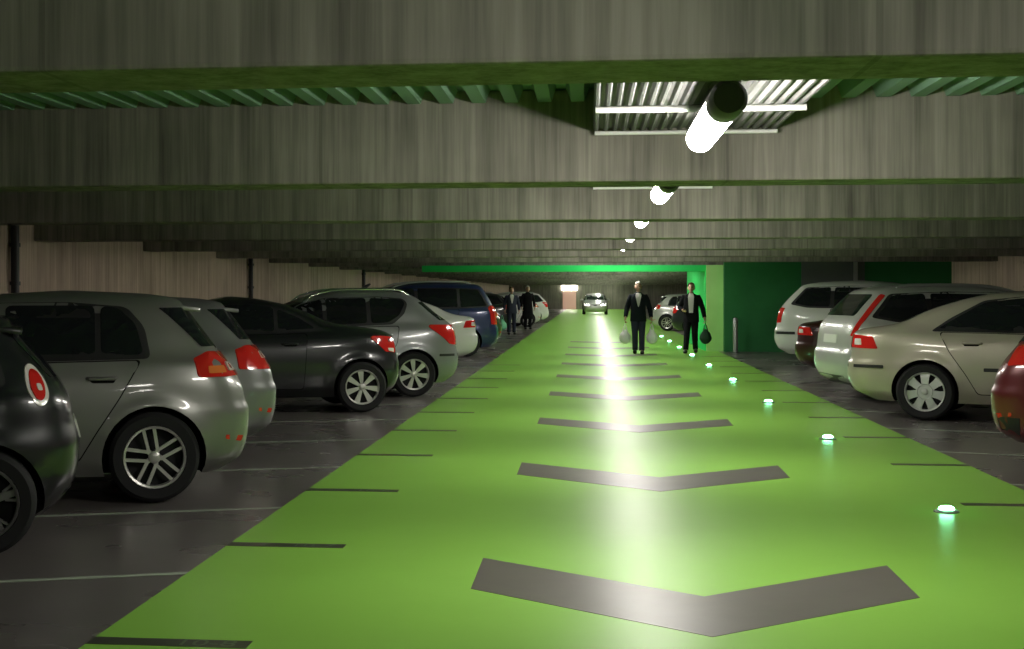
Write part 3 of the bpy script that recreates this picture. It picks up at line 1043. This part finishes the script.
def coupe(**kw):
    sp = sedan(
        wb=2.6, style='fat7', nr=5,
        rear=[(.20, -.40), (.32, -.53), (.50, -.585), (.62, -.58), (.70, -.555), (.86, -.525), (.96, -.47), (1.02, -.36), (1.07, -.05), (1.11, .25), (1.25, .60), (1.36, .92), (1.41, 1.15), (1.44, 1.35), (1.455, 1.55)],
        front=[(.20, 3.25), (.30, 3.40), (.48, 3.46), (.62, 3.44), (.74, 3.34), (.83, 3.08), (.92, 2.75), (.97, 2.58), (1.04, 2.48), (1.2, 2.22), (1.34, 1.95), (1.41, 1.80), (1.44, 1.68), (1.455, 1.60)],
        frame=[(.45, 1.03), (1.0, 1.0), (2.35, .985), (1.92, 1.30), (1.70, 1.375), (1.35, 1.385), (1.05, 1.33), (.75, 1.20)],
        windows=[[(.58, 1.06), (1.05, 1.035), (1.05, 1.30), (.80, 1.20)], [(1.10, 1.03), (2.25, 1.01), (1.88, 1.28), (1.66, 1.35), (1.38, 1.36), (1.10, 1.32)]],
        doors=[([(.70, .99), (2.2, .96), (2.15, .31), (.75, .31)], (.92, .87))],
        rear_window=[(-.52, 1.14), (.52, 1.14), (.47, 1.36), (-.47, 1.36)],
        tl=[(-.74, .74), (-.46, .76), (-.20, .93), (-.27, .96), (-.74, .94)], tl_clear=[(-.68, .75), (-.53, .77), (-.51, .805), (-.68, .80)],
        mirror=(2.15, 1.05), plate=.62)
    sp.update(kw)
    return sp


def estate_sloped(**kw):
    sp = wagon(
        rear=[(.20, -.55), (.32, -.70), (.50, -.75), (.62, -.745), (.70, -.72), (.90, -.70), (1.02, -.66), (1.09, -.58), (1.20, -.42), (1.40, -.18), (1.46, -.08), (1.52, .15), (1.56, .75)],
        front=[(.20, 3.45), (.30, 3.60), (.48, 3.66), (.62, 3.64), (.74, 3.52), (.83, 3.25), (.93, 2.80), (1.0, 2.45), (1.08, 2.28), (1.22, 1.98), (1.38, 1.60), (1.46, 1.38), (1.52, 1.15), (1.56, .85)],
        w=[(.20, .80), (.32, .865), (.50, .895), (.64, .90), (.82, .89), (.95, .865), (1.0, .845), (1.06, .815), (1.22, .765), (1.38, .70), (1.46, .64), (1.52, .50), (1.56, .24)],
        frame=[(.06, 1.35), (.12, 1.20), (.30, 1.05), (1.0, 1.02), (2.2, 1.01), (1.62, 1.35), (1.25, 1.43), (.5, 1.45), (.12, 1.42)],
        windows=[[(.10, 1.36), (.20, 1.18), (.36, 1.08), (.62, 1.07), (.62, 1.43), (.15, 1.41)],
                 [(.68, 1.07), (1.26, 1.05), (1.26, 1.42), (.68, 1.43)],
                 [(1.32, 1.05), (2.12, 1.035), (1.6, 1.34), (1.32, 1.41)]],
        rear_window=[(-.58, 1.12), (.58, 1.12), (.52, 1.40), (-.52, 1.40)],
        tl=[(-.98, .74), (-.66, .76), (-.30, 1.0), (-.34, 1.04), (-.98, 1.03)], rear_edge=[(-1.0, 1.10), (-.58, 1.10), (-.34, 1.36), (-.72, 1.38)],
        strip=[[(-.73, .585), (-.38, .585), (-.38, .62), (-.73, .62)]],
        rails=(0.0, 1.55, .045), rail_y=.52, rail_m='chrome', aerial=.5)
    sp.update(kw)
    return sp


P = {
    'golf': paint('silver_grey_paint', (0.23, 0.23, 0.215), 0.45, 0.36),
    'grey2': paint('mid_grey_paint', (0.20, 0.205, 0.20), 0.45, 0.36),
    'black': paint('black_paint', (0.012, 0.013, 0.015), 0.1, 0.28),
    'charcoal': paint('charcoal_paint', (0.028, 0.031, 0.034), 0.3, 0.30),
    'grey_sedan': paint('grey_silver_paint', (0.26, 0.265, 0.27), 0.4, 0.35),
    'white': paint('white_paint', (0.66, 0.66, 0.63), 0.0, 0.35),
    'silver': paint('pale_silver_paint', (0.50, 0.50, 0.48), 0.25, 0.35),
    'blue': paint('dark_blue_paint', (0.020, 0.036, 0.11), 0.2, 0.32),
    'beige': paint('champagne_paint', (0.44, 0.405, 0.32), 0.3, 0.36),
    'maroon': paint('maroon_paint', (0.11, 0.010, 0.014), 0.2, 0.30),
    'dark_red': paint('dark_red_paint', (0.035, 0.006, 0.006), 0.1, 0.30),
}
CG = 'cars parked along the lane'
car('hatchback_car', mini(), P['black'], 'black small car with white-ringed oval tail lamp, cut off beside the silver-grey hatchback', CG, (-3.40, 8.09), ALPHA, 'L')
car('hatchback_car', hatch(scale=1.03), P['golf'], 'silver-grey five-door hatchback with ten-spoke alloy wheel in front of brown wall', CG, (-3.07, 10.37), ALPHA, 'L')
car('hatchback_car', hatch(tl=[(-1.0, .80), (-.36, .81), (-.37, .98), (-.56, 1.02), (-1.0, 1.01)], tl_amber=None), P['grey2'], 'grey hatchback mostly hidden behind the silver-grey hatchback, only its tail showing', CG, (-3.42, 13.1), ALPHA, 'L')
car('coupe_car', coupe(), P['black'], 'black coupe with short tail and pale seven-spoke wheels, behind the grey hatchbacks', CG, (-2.82, 18.55), ALPHA, 'L')
car('estate_car', estate_sloped(), P['grey_sedan'], 'grey estate car with bright roof rails beyond the black coupe', CG, (-2.50, 21.4), ALPHA, 'L')
car('saloon_car', sedan(style='fat7'), P['white'], 'white saloon tail between the grey saloon and the blue people carrier', CG, (-3.02, 30.2), ALPHA, 'L')
car('people_carrier', mpv(rail_m='steel'), P['blue'], 'tall dark blue people carrier with pale roof rails on the left row', CG, (-2.86, 35.1), ALPHA, 'L')
car('hatchback_car', hatch(), P['dark_red'], 'dark red hatchback just past the tall dark blue people carrier', CG, (-2.95, 40.8), ALPHA, 'L')

car('hatchback_car', hatch(sill=[(-.72, .22), (.34, .22), (.34, .40), (-.72, .42)], tl=[(-.70, .86), (-.30, .89), (-.32, 1.03), (-.52, 1.05), (-.70, 1.04)], tl_amber=None, tl_clear=None), P['maroon'], 'maroon hatchback tail with dark lower bumper at the photo edge, right row', CG, (4.07, 13.3), ALPHA, 'R')
car('saloon_car', sedan(scale=1.055, strip=[[(-.90, .575), (-.45, .575), (-.45, .61), (-.90, .61)], [(.62, .56), (1.9, .56), (1.9, .60), (.62, .60)]]), P['beige'], 'champagne beige saloon with silver hub caps, right row beside the maroon hatchback', CG, (3.89, 18.17), ALPHA, 'R')
car('estate_car', wagon(tl=[(-1.0, .86), (-.90, .86), (-.55, 1.38), (-.65, 1.40)], rails=(-.1, 1.7, .03), scale=1.06), P['silver'], 'pale silver estate car with tall slanting red tail lamps behind the beige saloon', CG, (4.36, 20.9), math.radians(-9), 'R')
car('saloon_car', sedan(scale=.97), P['dark_red'], 'very dark red saloon between the white and the pale silver estate cars', CG, (4.27, 26.3), ALPHA, 'R')
car('estate_car', wagon(scale=1.15, strip=[[(-.86, .56), (-.4, .56), (-.4, .61), (-.86, .61)]], tl=[(-1.02, .76), (-.80, .77), (-.76, 1.03), (-.98, 1.04)], rails=None), P['white'], 'tall white estate car in front of the dark green wall', CG, (4.62, 31.5), ALPHA, 'R')
# past the portal
FG = 'cars parked past the green portal'
car('hatchback_car', hatch(), P['charcoal'], 'dark hatchback behind the two people at the left row, past the green portal', FG, (-3.6, 48.5), ALPHA, 'L')
car('estate_car', wagon(), P['black'], 'black estate car further along the left row, behind the person in a long coat', FG, (-3.6, 56.0), ALPHA, 'L')
car('hatchback_car', hatch(), P['white'], 'white hatchback far along the left row near the lit doorway', FG, (-2.7, 66.0), ALPHA, 'L')
car('estate_car', wagon(), P['white'], 'white estate car behind the far white hatchback, left row', FG, (-2.7, 74.0), ALPHA, 'L')
car('hatchback_car', hatch(), P['silver'], 'pale silver hatchback seen between the two walking people, past the portal', FG, (3.0, 60.0), ALPHA, 'R')
car('estate_car', wagon(), P['charcoal'], 'charcoal estate car past the portal, nearest the green stub wall', FG, (3.5, 52.5), ALPHA, 'R')
car('hatchback_car', hatch(lights_on=True), P['silver'], 'pale car driving down the lane far away with headlamps lit', None, (0.35, 108), -PI / 2, 'C')

# ------------------------------------------------------------------ far lit doorway, bollard, pipes
d = empty('door_1', (-1.9, Y1 - 0.02, 0)); struct(d)
bm = bmesh.new(); add_box(bm, -.62, .62, -.05, 0, 0, 1.72); struct(mesh_obj('lit_glass', bm, M['lit_lobby'], d))
bm = bmesh.new(); add_box(bm, -.70, .70, -.12, 0, 1.75, 2.2); struct(mesh_obj('lit_sign', bm, M['lit_sign'], d))

b = empty('bollard', (3.62, 38.3, 0))
bm = bmesh.new(); add_lathe(bm, [(0, 0), (.062, 0), (.062, .84), (.05, .87), (0, .88)], 'Z', 20); mesh_obj('post', bm, M['steel'], b, smooth=40)
bm = bmesh.new(); add_lathe(bm, [(0, 0), (.11, 0), (.11, .015), (.065, .02)], 'Z', 20); mesh_obj('base_plate', bm, M['grey_door'], b, smooth=40)
tag(b, 'slim steel bollard standing in front of the dark green wall', 'bollard')

def pipe(loc, label, collar=True):
    r = empty('drain_pipe', loc)
    bm = bmesh.new(); add_tube(bm, [(0, 0, 0.0), (0, 0, ZD)], 0.055, 14); mesh_obj('pipe', bm, M['black'], r, smooth=50)
    for z in (0.6, 1.6, 2.1):
        bm = bmesh.new(); add_lathe(bm, [(.056, z), (.07, z), (.07, z + .05), (.056, z + .05)], 'Z', 16, cap=False); mesh_obj('clamp', bm, M['black'], r, smooth=40)
    tag(r, label, 'pipe', 'dark drain pipes on the walls')
pipe((XL + 0.08, 18.75, 0), 'dark pipe on the brown wall above the black small car')
pipe((XL + 0.08, 32.4, 0), 'dark pipe on the brown wall behind the charcoal estate car roof')
pipe((XL + 0.08, 49.0, 0), 'dark pipe far along the brown wall, above the grey saloon')
pipe((XR - 0.08, 32.1, 0), 'dark pipe on the concrete wall above the beige saloon roof')

# ------------------------------------------------------------------ people
def skin(name, verts, edges, m, parent, sub=2, smooth_angle=70):
    """verts: (x, y, z, rx, ry); grown with a Skin modifier, first vertex is the root"""
    me = bpy.data.meshes.new(name)
    me.from_pydata([v[:3] for v in verts], edges, [])
    o = link(name, me)
    sk = o.modifiers.new('s', 'SKIN')
    if not me.skin_vertices:
        bm_ = bmesh.new(); bm_.from_mesh(me); bm_.verts.layers.skin.verify(); bm_.to_mesh(me); bm_.free()
    for i, v in enumerate(verts):
        sv = me.skin_vertices[0].data[i]
        sv.radius = (v[3], v[4] if len(v) > 4 else v[3])
        sv.use_root = (i == 0)
    sk.use_smooth_shade = True
    su = o.modifiers.new('u', 'SUBSURF'); su.levels = su.render_levels = sub
    dg = bpy.context.evaluated_depsgraph_get()
    new = bpy.data.meshes.new_from_object(o.evaluated_get(dg))
    o.modifiers.clear()
    o.data = new
    new.materials.clear(); new.materials.append(m)
    new.polygons.foreach_set('use_smooth', [True] * len(new.polygons))
    if parent is not None:
        o.parent = parent
    return o


def lerp(a, b, t):
    return tuple(a[i] + (b[i] - a[i]) * t for i in range(3))


def person(loc, rz, H, label, legs, arms, hair, top, trousers, coat_len=0.0, shirt=True, group=None, fine=True):
    """local frame: facing -Y, x to the viewer's right; legs/arms give joint targets (hip->knee->ankle, elbow, wrist)"""
    root = empty('person', loc, rz)
    s = H / 1.78
    hipz, shz, neckz = 0.93, 1.44, 1.52
    V, E = [], []
    def v(x, y, z, r, r2=None):
        V.append((x * s, y * s, z * s, r * s, (r2 or r) * s)); return len(V) - 1
    def e(a, b):
        E.append((a, b))
    pel = v(0, 0, .93, .105, .085); wa = v(0, .01, 1.08, .105, .08); ch = v(0, .005, 1.30, .13, .09); ut = v(0, .01, 1.41, .085, .065)
    nk = v(0, .008, 1.50, .052); hd1 = v(0, -.005, 1.58, .05)
    for a, b in ((pel, wa), (wa, ch), (ch, ut), (ut, nk), (nk, hd1)):
        e(a, b)
    joints = {}
    for sg, (knee, ank) in zip((-1, 1), legs):
        hp = (sg * .095, 0, .90)
        h = v(*hp, .075); k = v(*knee, .055); a = v(*ank, .04); t = v(ank[0] + sg * .01, ank[1] - .15, .035, .035)
        m1 = v(*lerp(hp, knee, .5), .07); m2 = v(*lerp(knee, ank, .35), .056)
        e(pel, h); e(h, m1); e(m1, k); e(k, m2); e(m2, a); e(a, t)
    for sg, (elb, wr) in zip((-1, 1), arms):
        sh = (sg * .165, .01, 1.385)
        a0 = v(*sh, .045); b = v(*elb, .041); c = v(*wr, .028)
        mm = v(*lerp(sh, elb, .5), .043); m3 = v(*lerp(elb, wr, .35), .042)
        e(ut, a0); e(a0, mm); e(mm, b); e(b, m3); e(m3, c)
        d_ = Vector(wr) - Vector(elb); d_.normalize()
        side_ = Vector((0, -1, 0)); side_ = (side_ - d_ * side_.dot(d_)).normalized()
        inn = d_.cross(side_) * (1 if (d_.cross(side_)).x * sg < 0 else -1)
        pm = Vector(wr) + d_ * .05
        p = v(*pm, .030, .018); e(c, p)
        kn = Vector(wr) + d_ * .088
        for j, (off, ln) in enumerate(((-.036, .066), (-.012, .078), (.012, .072), (.036, .056))):
            q0 = kn - side_ * off
            q1 = q0 + d_ * ln * .55 + inn * .012
            q2 = q0 + d_ * ln * .75 + inn * ln * .55
            q3 = q0 + d_ * ln * .45 + inn * ln * .85
            i0 = v(*q0, .0090); i1 = v(*q1, .0085); i2 = v(*q2, .0080); i3 = v(*q3, .0070)
            e(p, i0); e(i0, i1); e(i1, i2); e(i2, i3)
        t0 = Vector(wr) + d_ * .03 + side_ * .030
        t1 = t0 + d_ * .03 + side_ * .018 + inn * .015
        t2 = t1 + d_ * .028 + inn * .014
        i0 = v(*t0, .011); i1 = v(*t1, .0095); i2 = v(*t2, .008)
        e(c, i0); e(i0, i1); e(i1, i2)
    body = skin('body', V, E, M['skin'], root)
    bm = bmesh.new()
    bm.from_mesh(body.data)
    r = bmesh.ops.create_uvsphere(bm, u_segments=32, v_segments=24, radius=1)
    for q in r['verts']:
        x_, y_, z_ = q.co
        jaw = max(0.0, -z_)
        X = x_ * .076 * (1 - .34 * jaw ** 1.6)
        Y = y_ * (.092 if y_ < 0 else .10) * (1 - (.10 if y_ < 0 else .45) * jaw ** 1.5)
        Z = z_ * .118
        if y_ < 0:
            Y -= .024 * math.exp(-((x_ / .16) ** 2 + ((z_ + .12) / .15) ** 2))       # nose
            Y -= .010 * math.exp(-((x_ / .22) ** 2 + ((z_ + .78) / .16) ** 2))       # chin
            Y += .010 * math.exp(-(((abs(x_) - .40) / .16) ** 2 + ((z_ - .10) / .12) ** 2))  # eye hollows
            Y -= .006 * math.exp(-((x_ / .30) ** 2 + ((z_ + .46) / .09) ** 2))       # lips
        q.co = Vector((X * s, (Y - .012) * s, (Z + 1.645) * s))
    for sg in (-1, 1):
        r = bmesh.ops.create_uvsphere(bm, u_segments=10, v_segments=8, radius=1)
        for q in r['verts']:
            q.co = Vector(((sg * .078 + q.co.x * .012) * s, (q.co.y * .02) * s, (1.635 + q.co.z * .033) * s))
    bm.to_mesh(body.data)
    bm.free()
    rm = body.modifiers.new('r', 'REMESH'); rm.mode = 'VOXEL'; rm.voxel_size = .0062 if fine else .011
    dg = bpy.context.evaluated_depsgraph_get()
    new = bpy.data.meshes.new_from_object(body.evaluated_get(dg))
    body.modifiers.clear(); body.data = new
    new.materials.clear(); new.materials.append(M['skin'])
    new.polygons.foreach_set('use_smooth', [True] * len(new.polygons))
    # face features
    bm = bmesh.new()
    for sg in (-1, 1):
        r = bmesh.ops.create_uvsphere(bm, u_segments=10, v_segments=8, radius=.0125 * s)
        for q in r['verts']:
            q.co += Vector((sg * .030 * s, -.082 * s, 1.657 * s))
    mesh_obj('eyes', bm, M['eye'], root, smooth=80)
    bm = bmesh.new()
    add_tube(bm, [(-.022 * s, -.096 * s, 1.592 * s), (0, -.104 * s, 1.590 * s), (.022 * s, -.096 * s, 1.592 * s)], .0045 * s, 8)
    mesh_obj('mouth', bm, M['lip'], root, smooth=80)
    # hair: a cap over the back and top of the skull
    bm = bmesh.new()
    r = bmesh.ops.create_uvsphere(bm, u_segments=24, v_segments=16, radius=1)
    dele = []
    for q in list(bm.verts):
        x_, y_, z_ = q.co
        if z_ < -.55 or (y_ < -.25 and z_ < .48):
            dele.append(q)
        q.co = Vector((x_ * .093 * s, .005 * s + y_ * .108 * s, 1.685 * s + z_ * .098 * s + (0.006 * s * math.sin(9 * x_ + 5 * y_))))
    bmesh.ops.delete(bm, geom=dele, context='VERTS')
    ge = bmesh.ops.extrude_face_region(bm, geom=list(bm.faces))
    for q in ge['geom']:
        if isinstance(q, bmesh.types.BMVert):
            q.co = Vector((q.co.x * .9, q.co.y * .9, 1.685 * s + (q.co.z - 1.685 * s) * .9))
    bmesh.ops.recalc_face_normals(bm, faces=bm.faces)
    mesh_obj('hair', bm, hair, root, smooth=60)
    # jacket with sleeves
    def loft(bm, rings, n=28, cap=(True, True)):
        rr = []
        for x_, y_, z_, rx, ry in rings:
            rr.append([bm.verts.new(((x_ + rx * math.copysign(abs(math.cos(a)) ** .8, math.cos(a))) * s, (y_ + ry * math.copysign(abs(math.sin(a)) ** .8, math.sin(a))) * s, z_ * s)) for a in [2 * PI * k / n for k in range(n)]])
        for r0, r1 in zip(rr, rr[1:]):
            for k in range(n):
                bm.faces.new((r0[k], r0[(k + 1) % n], r1[(k + 1) % n], r1[k]))
        if cap[0]:
            bm.faces.new(list(reversed(rr[0])))
        if cap[1]:
            bm.faces.new(rr[-1])
    S = lambda p: (p[0] * s, p[1] * s, p[2] * s)
    bm = bmesh.new()
    hem = .84 - coat_len
    fl = coat_len * .10
    loft(bm, [(0, 0, hem, .19 + fl, .145 + fl), (0, 0, hem + .03, .195 + fl, .148 + fl), (0, 0, .98, .19, .14), (0, .005, 1.10, .180, .132), (0, .005, 1.25, .190, .135), (0, .008, 1.36, .200, .128), (0, .012, 1.42, .185, .110), (0, .014, 1.465, .135, .085), (0, .014, 1.50, .080, .070), (0, .012, 1.525, .066, .066)])
    for sg, (elb, wr) in zip((-1, 1), arms):
        sh = (sg * .175, .01, 1.405)
        add_tube(bm, [S((sg * .10, .01, 1.40)), S(sh), S(lerp(sh, elb, .35)), S(lerp(sh, elb, .75)), S(elb), S(lerp(elb, wr, .4)), S(lerp(elb, wr, .94))], [.06 * s, .078 * s, .076 * s, .066 * s, .062 * s, .058 * s, .048 * s], 16)
    bmesh.ops.recalc_face_normals(bm, faces=bm.faces)
    mesh_obj('jacket', bm, top, root, smooth=60)
    # trousers
    bm = bmesh.new()
    loft(bm, [(0, 0, .80, .10, .10), (0, 0, .84, .165, .122), (0, 0, .92, .168, .124), (0, 0, 1.0, .155, .115)])
    for sg, (knee, ank) in zip((-1, 1), legs):
        hp = (sg * .085, 0, .90)
        add_tube(bm, [S(hp), S(lerp(hp, knee, .25)), S(lerp(hp, knee, .65)), S(knee), S(lerp(knee, ank, .5)), S(lerp(knee, ank, .98))], [.092 * s, .098 * s, .086 * s, .075 * s, .070 * s, .066 * s], 16)
    bmesh.ops.recalc_face_normals(bm, faces=bm.faces)
    mesh_obj('trousers', bm, trousers, root, smooth=60)
    for sg, (knee, ank) in zip((-1, 1), legs):
        bm = bmesh.new()
        r = bmesh.ops.create_uvsphere(bm, u_segments=16, v_segments=10, radius=1)
        for q in r['verts']:
            yq = q.co.y
            zz = q.co.z * .06 * (1.0 if yq > 0 else 1 + yq * .35)
            q.co = Vector(((ank[0] + sg * .008 + q.co.x * .052) * s, (ank[1] - .06 + yq * .145) * s, max(0.0, ank[2] - .045 + zz) * s))
        mesh_obj('shoe', bm, M['shoe'], root, smooth=60)
    if shirt:
        bm = bmesh.new()
        pts = [(-.055, 1.50), (.055, 1.50), (.075, 1.44), (.022, 1.20), (.0, 1.15), (-.022, 1.20), (-.075, 1.44)]
        if shirt == 'long':
            pts = [(-.055, 1.51), (.055, 1.51), (.075, 1.42), (.05, 1.02), (-.05, 1.02), (-.075, 1.42)]
        jk = [o for o in root.children if o.name.startswith('jacket')][0]
        b3 = bmesh.new(); b3.from_mesh(jk.data); bv = BVHTree.FromBMesh(b3); b3.free()
        VIEWS['P'] = (Vector((0, 1, 0)), lambda a, b: Vector((a, -2, b)))
        patch_into(bm, bv, [(a * s, b * s) for a, b in pts], 'P', .008, .02, .01, .05)
        o = mesh_obj('shirt_front', bm, M['shirt'], root, smooth=60)
    tag(root, label, 'person', group)
    return root, s


def plastic_bag(loc, rz, size, m, label, name='carrier_bag', seed=0):
    r = empty(name, loc, rz)
    rnd = random.Random(seed)
    bm = bmesh.new()
    rs = bmesh.ops.create_uvsphere(bm, u_segments=22, v_segments=16, radius=1)
    ph = [rnd.uniform(0, 6) for _ in range(4)]
    for q in rs['verts']:
        a = math.atan2(q.co.y, q.co.x)
        t = (q.co.z + 1) / 2
        wv = 1 + .07 * math.sin(5 * a + ph[0]) * (0.3 + t) + .05 * math.sin(9 * a + ph[1] + 4 * t) + .04 * math.sin(3 * t * 5 + ph[2])
        wid = (1 - t ** 3.0 * .62) * wv
        q.co = Vector((q.co.x * size * .42 * wid, q.co.y * size * .26 * wid, -size * (1 - t) * .98 - .14))
    mesh_obj('sack', bm, m, r, smooth=60)
    for sg in (-1, 1):
        bm = bmesh.new()
        add_tube(bm, [(-.05, sg * .012, -.19), (-.028, sg * .012, -.07), (0, sg * .008, .004), (.028, sg * .012, -.07), (.05, sg * .012, -.19)], [.016, .009, .006, .009, .016], 8)
        mesh_obj('handle', bm, m, r, smooth=60)
    tag(r, label, 'bag')
    return r


PG = 'people in the garage'
# walking towards the camera
legsA = (((-.085, -.10, .50), (-.075, .10, .10)), ((.085, -.07, .50), (.08, -.14, .085)))
armsA = (((-.275, .05, 1.13), (-.315, -.06, .90)), ((.275, .06, 1.13), (.315, -.02, .89)))
p1, s1 = person((1.18, 37.3, 0.002), 0.0, 1.78, 'white-haired person in a dark cardigan walking with two white bags', legsA, armsA, M['white_hair'], M['navy'], M['denim'], 0.04, True, PG)
legsB = (((-.10, -.10, .50), (-.13, -.16, .085)), ((.09, -.06, .50), (.10, .16, .10)))
armsB = (((-.29, .07, 1.15), (-.20, -.20, 1.08)), ((.28, .06, 1.13), (.33, -.02, .89)))
p2, s2 = person((2.50, 37.9, 0.002), -0.1, 1.76, 'brown-haired person in an open black jacket with pale scarf beside the green pillar', legsB, armsB, M['brown_hair'], M['coat'], M['coat'], 0.06, 'long', PG)
hz = .745
plastic_bag((1.18 - .325, 37.22, hz), .3, .36, M['bag'], "white carrier bag hanging at the white-haired person's hip, farther from the pillar", seed=1)
plastic_bag((1.18 + .325, 37.26, hz), -.4, .36, M['bag'], "white carrier bag at the white-haired person's other side, nearer the pillar", seed=2)
plastic_bag((2.50 + .345, 37.83, hz), .2, .38, M['dark_bag'], 'dark green shopping bag held low beside the green pillar', seed=3)
# far off, standing by the left row
legsC = (((-.09, -.02, .50), (-.10, .02, .085)), ((.09, -.01, .49), (.10, .02, .085)))
armsC = (((-.27, .03, 1.15), (-.27, -.06, .90)), ((.27, .03, 1.15), (.27, -.06, .90)))
person((-2.55, 62.0, 0.002), 0.3, 1.80, 'pale-haired person in a long black coat standing by the left row', legsC, armsC, M['white_hair'], M['coat'], M['coat'], .42, False, PG, False)
person((-2.8, 54.0, 0.002), 0.2, 1.72, 'far-off person in blue trousers and jacket carrying a mint green bag beyond the people carrier', legsC, armsC, M['brown_hair'], M['denim'], M['denim'], .05, True, PG, False)
plastic_bag((-2.8 - .33, 53.84, .70), .2, .42, M['mint_bag'], 'mint green shopping bag in the hand of a far-off person', seed=5)

# ------------------------------------------------------------------ camera, light, output
W_ = bpy.data.worlds.new('world')
SC.world = W_
W_.use_nodes = True
W_.node_tree.nodes['Background'].inputs[0].default_value = (0.02, 0.02, 0.02, 1)

F_, CX, CY = 1500.0, 410.0, 293.0
cam = bpy.data.cameras.new('camera')
cam.sensor_width = 36.0
cam.lens = F_ / 1024 * 36.0
cam.shift_x = (512 - CX) / 1024
cam.shift_y = -(324.5 - CY) / 1024
cam.clip_end = 400
co = link('camera', cam)
co.location = (0, 0, 1.5)
co.rotation_euler = (PI / 2, 0, math.atan2(590 - CX, F_))
SC.camera = co

SC.cycles.max_bounces = 10
SC.cycles.diffuse_bounces = 6
SC.cycles.glossy_bounces = 4
SC.cycles.sample_clamp_indirect = 6.0
SC.view_settings.view_transform = 'Standard'
SC.view_settings.look = 'None'
SC.view_settings.gamma = 1.0
SC.view_settings.use_curve_mapping = False
SC.view_settings.exposure = 1.0
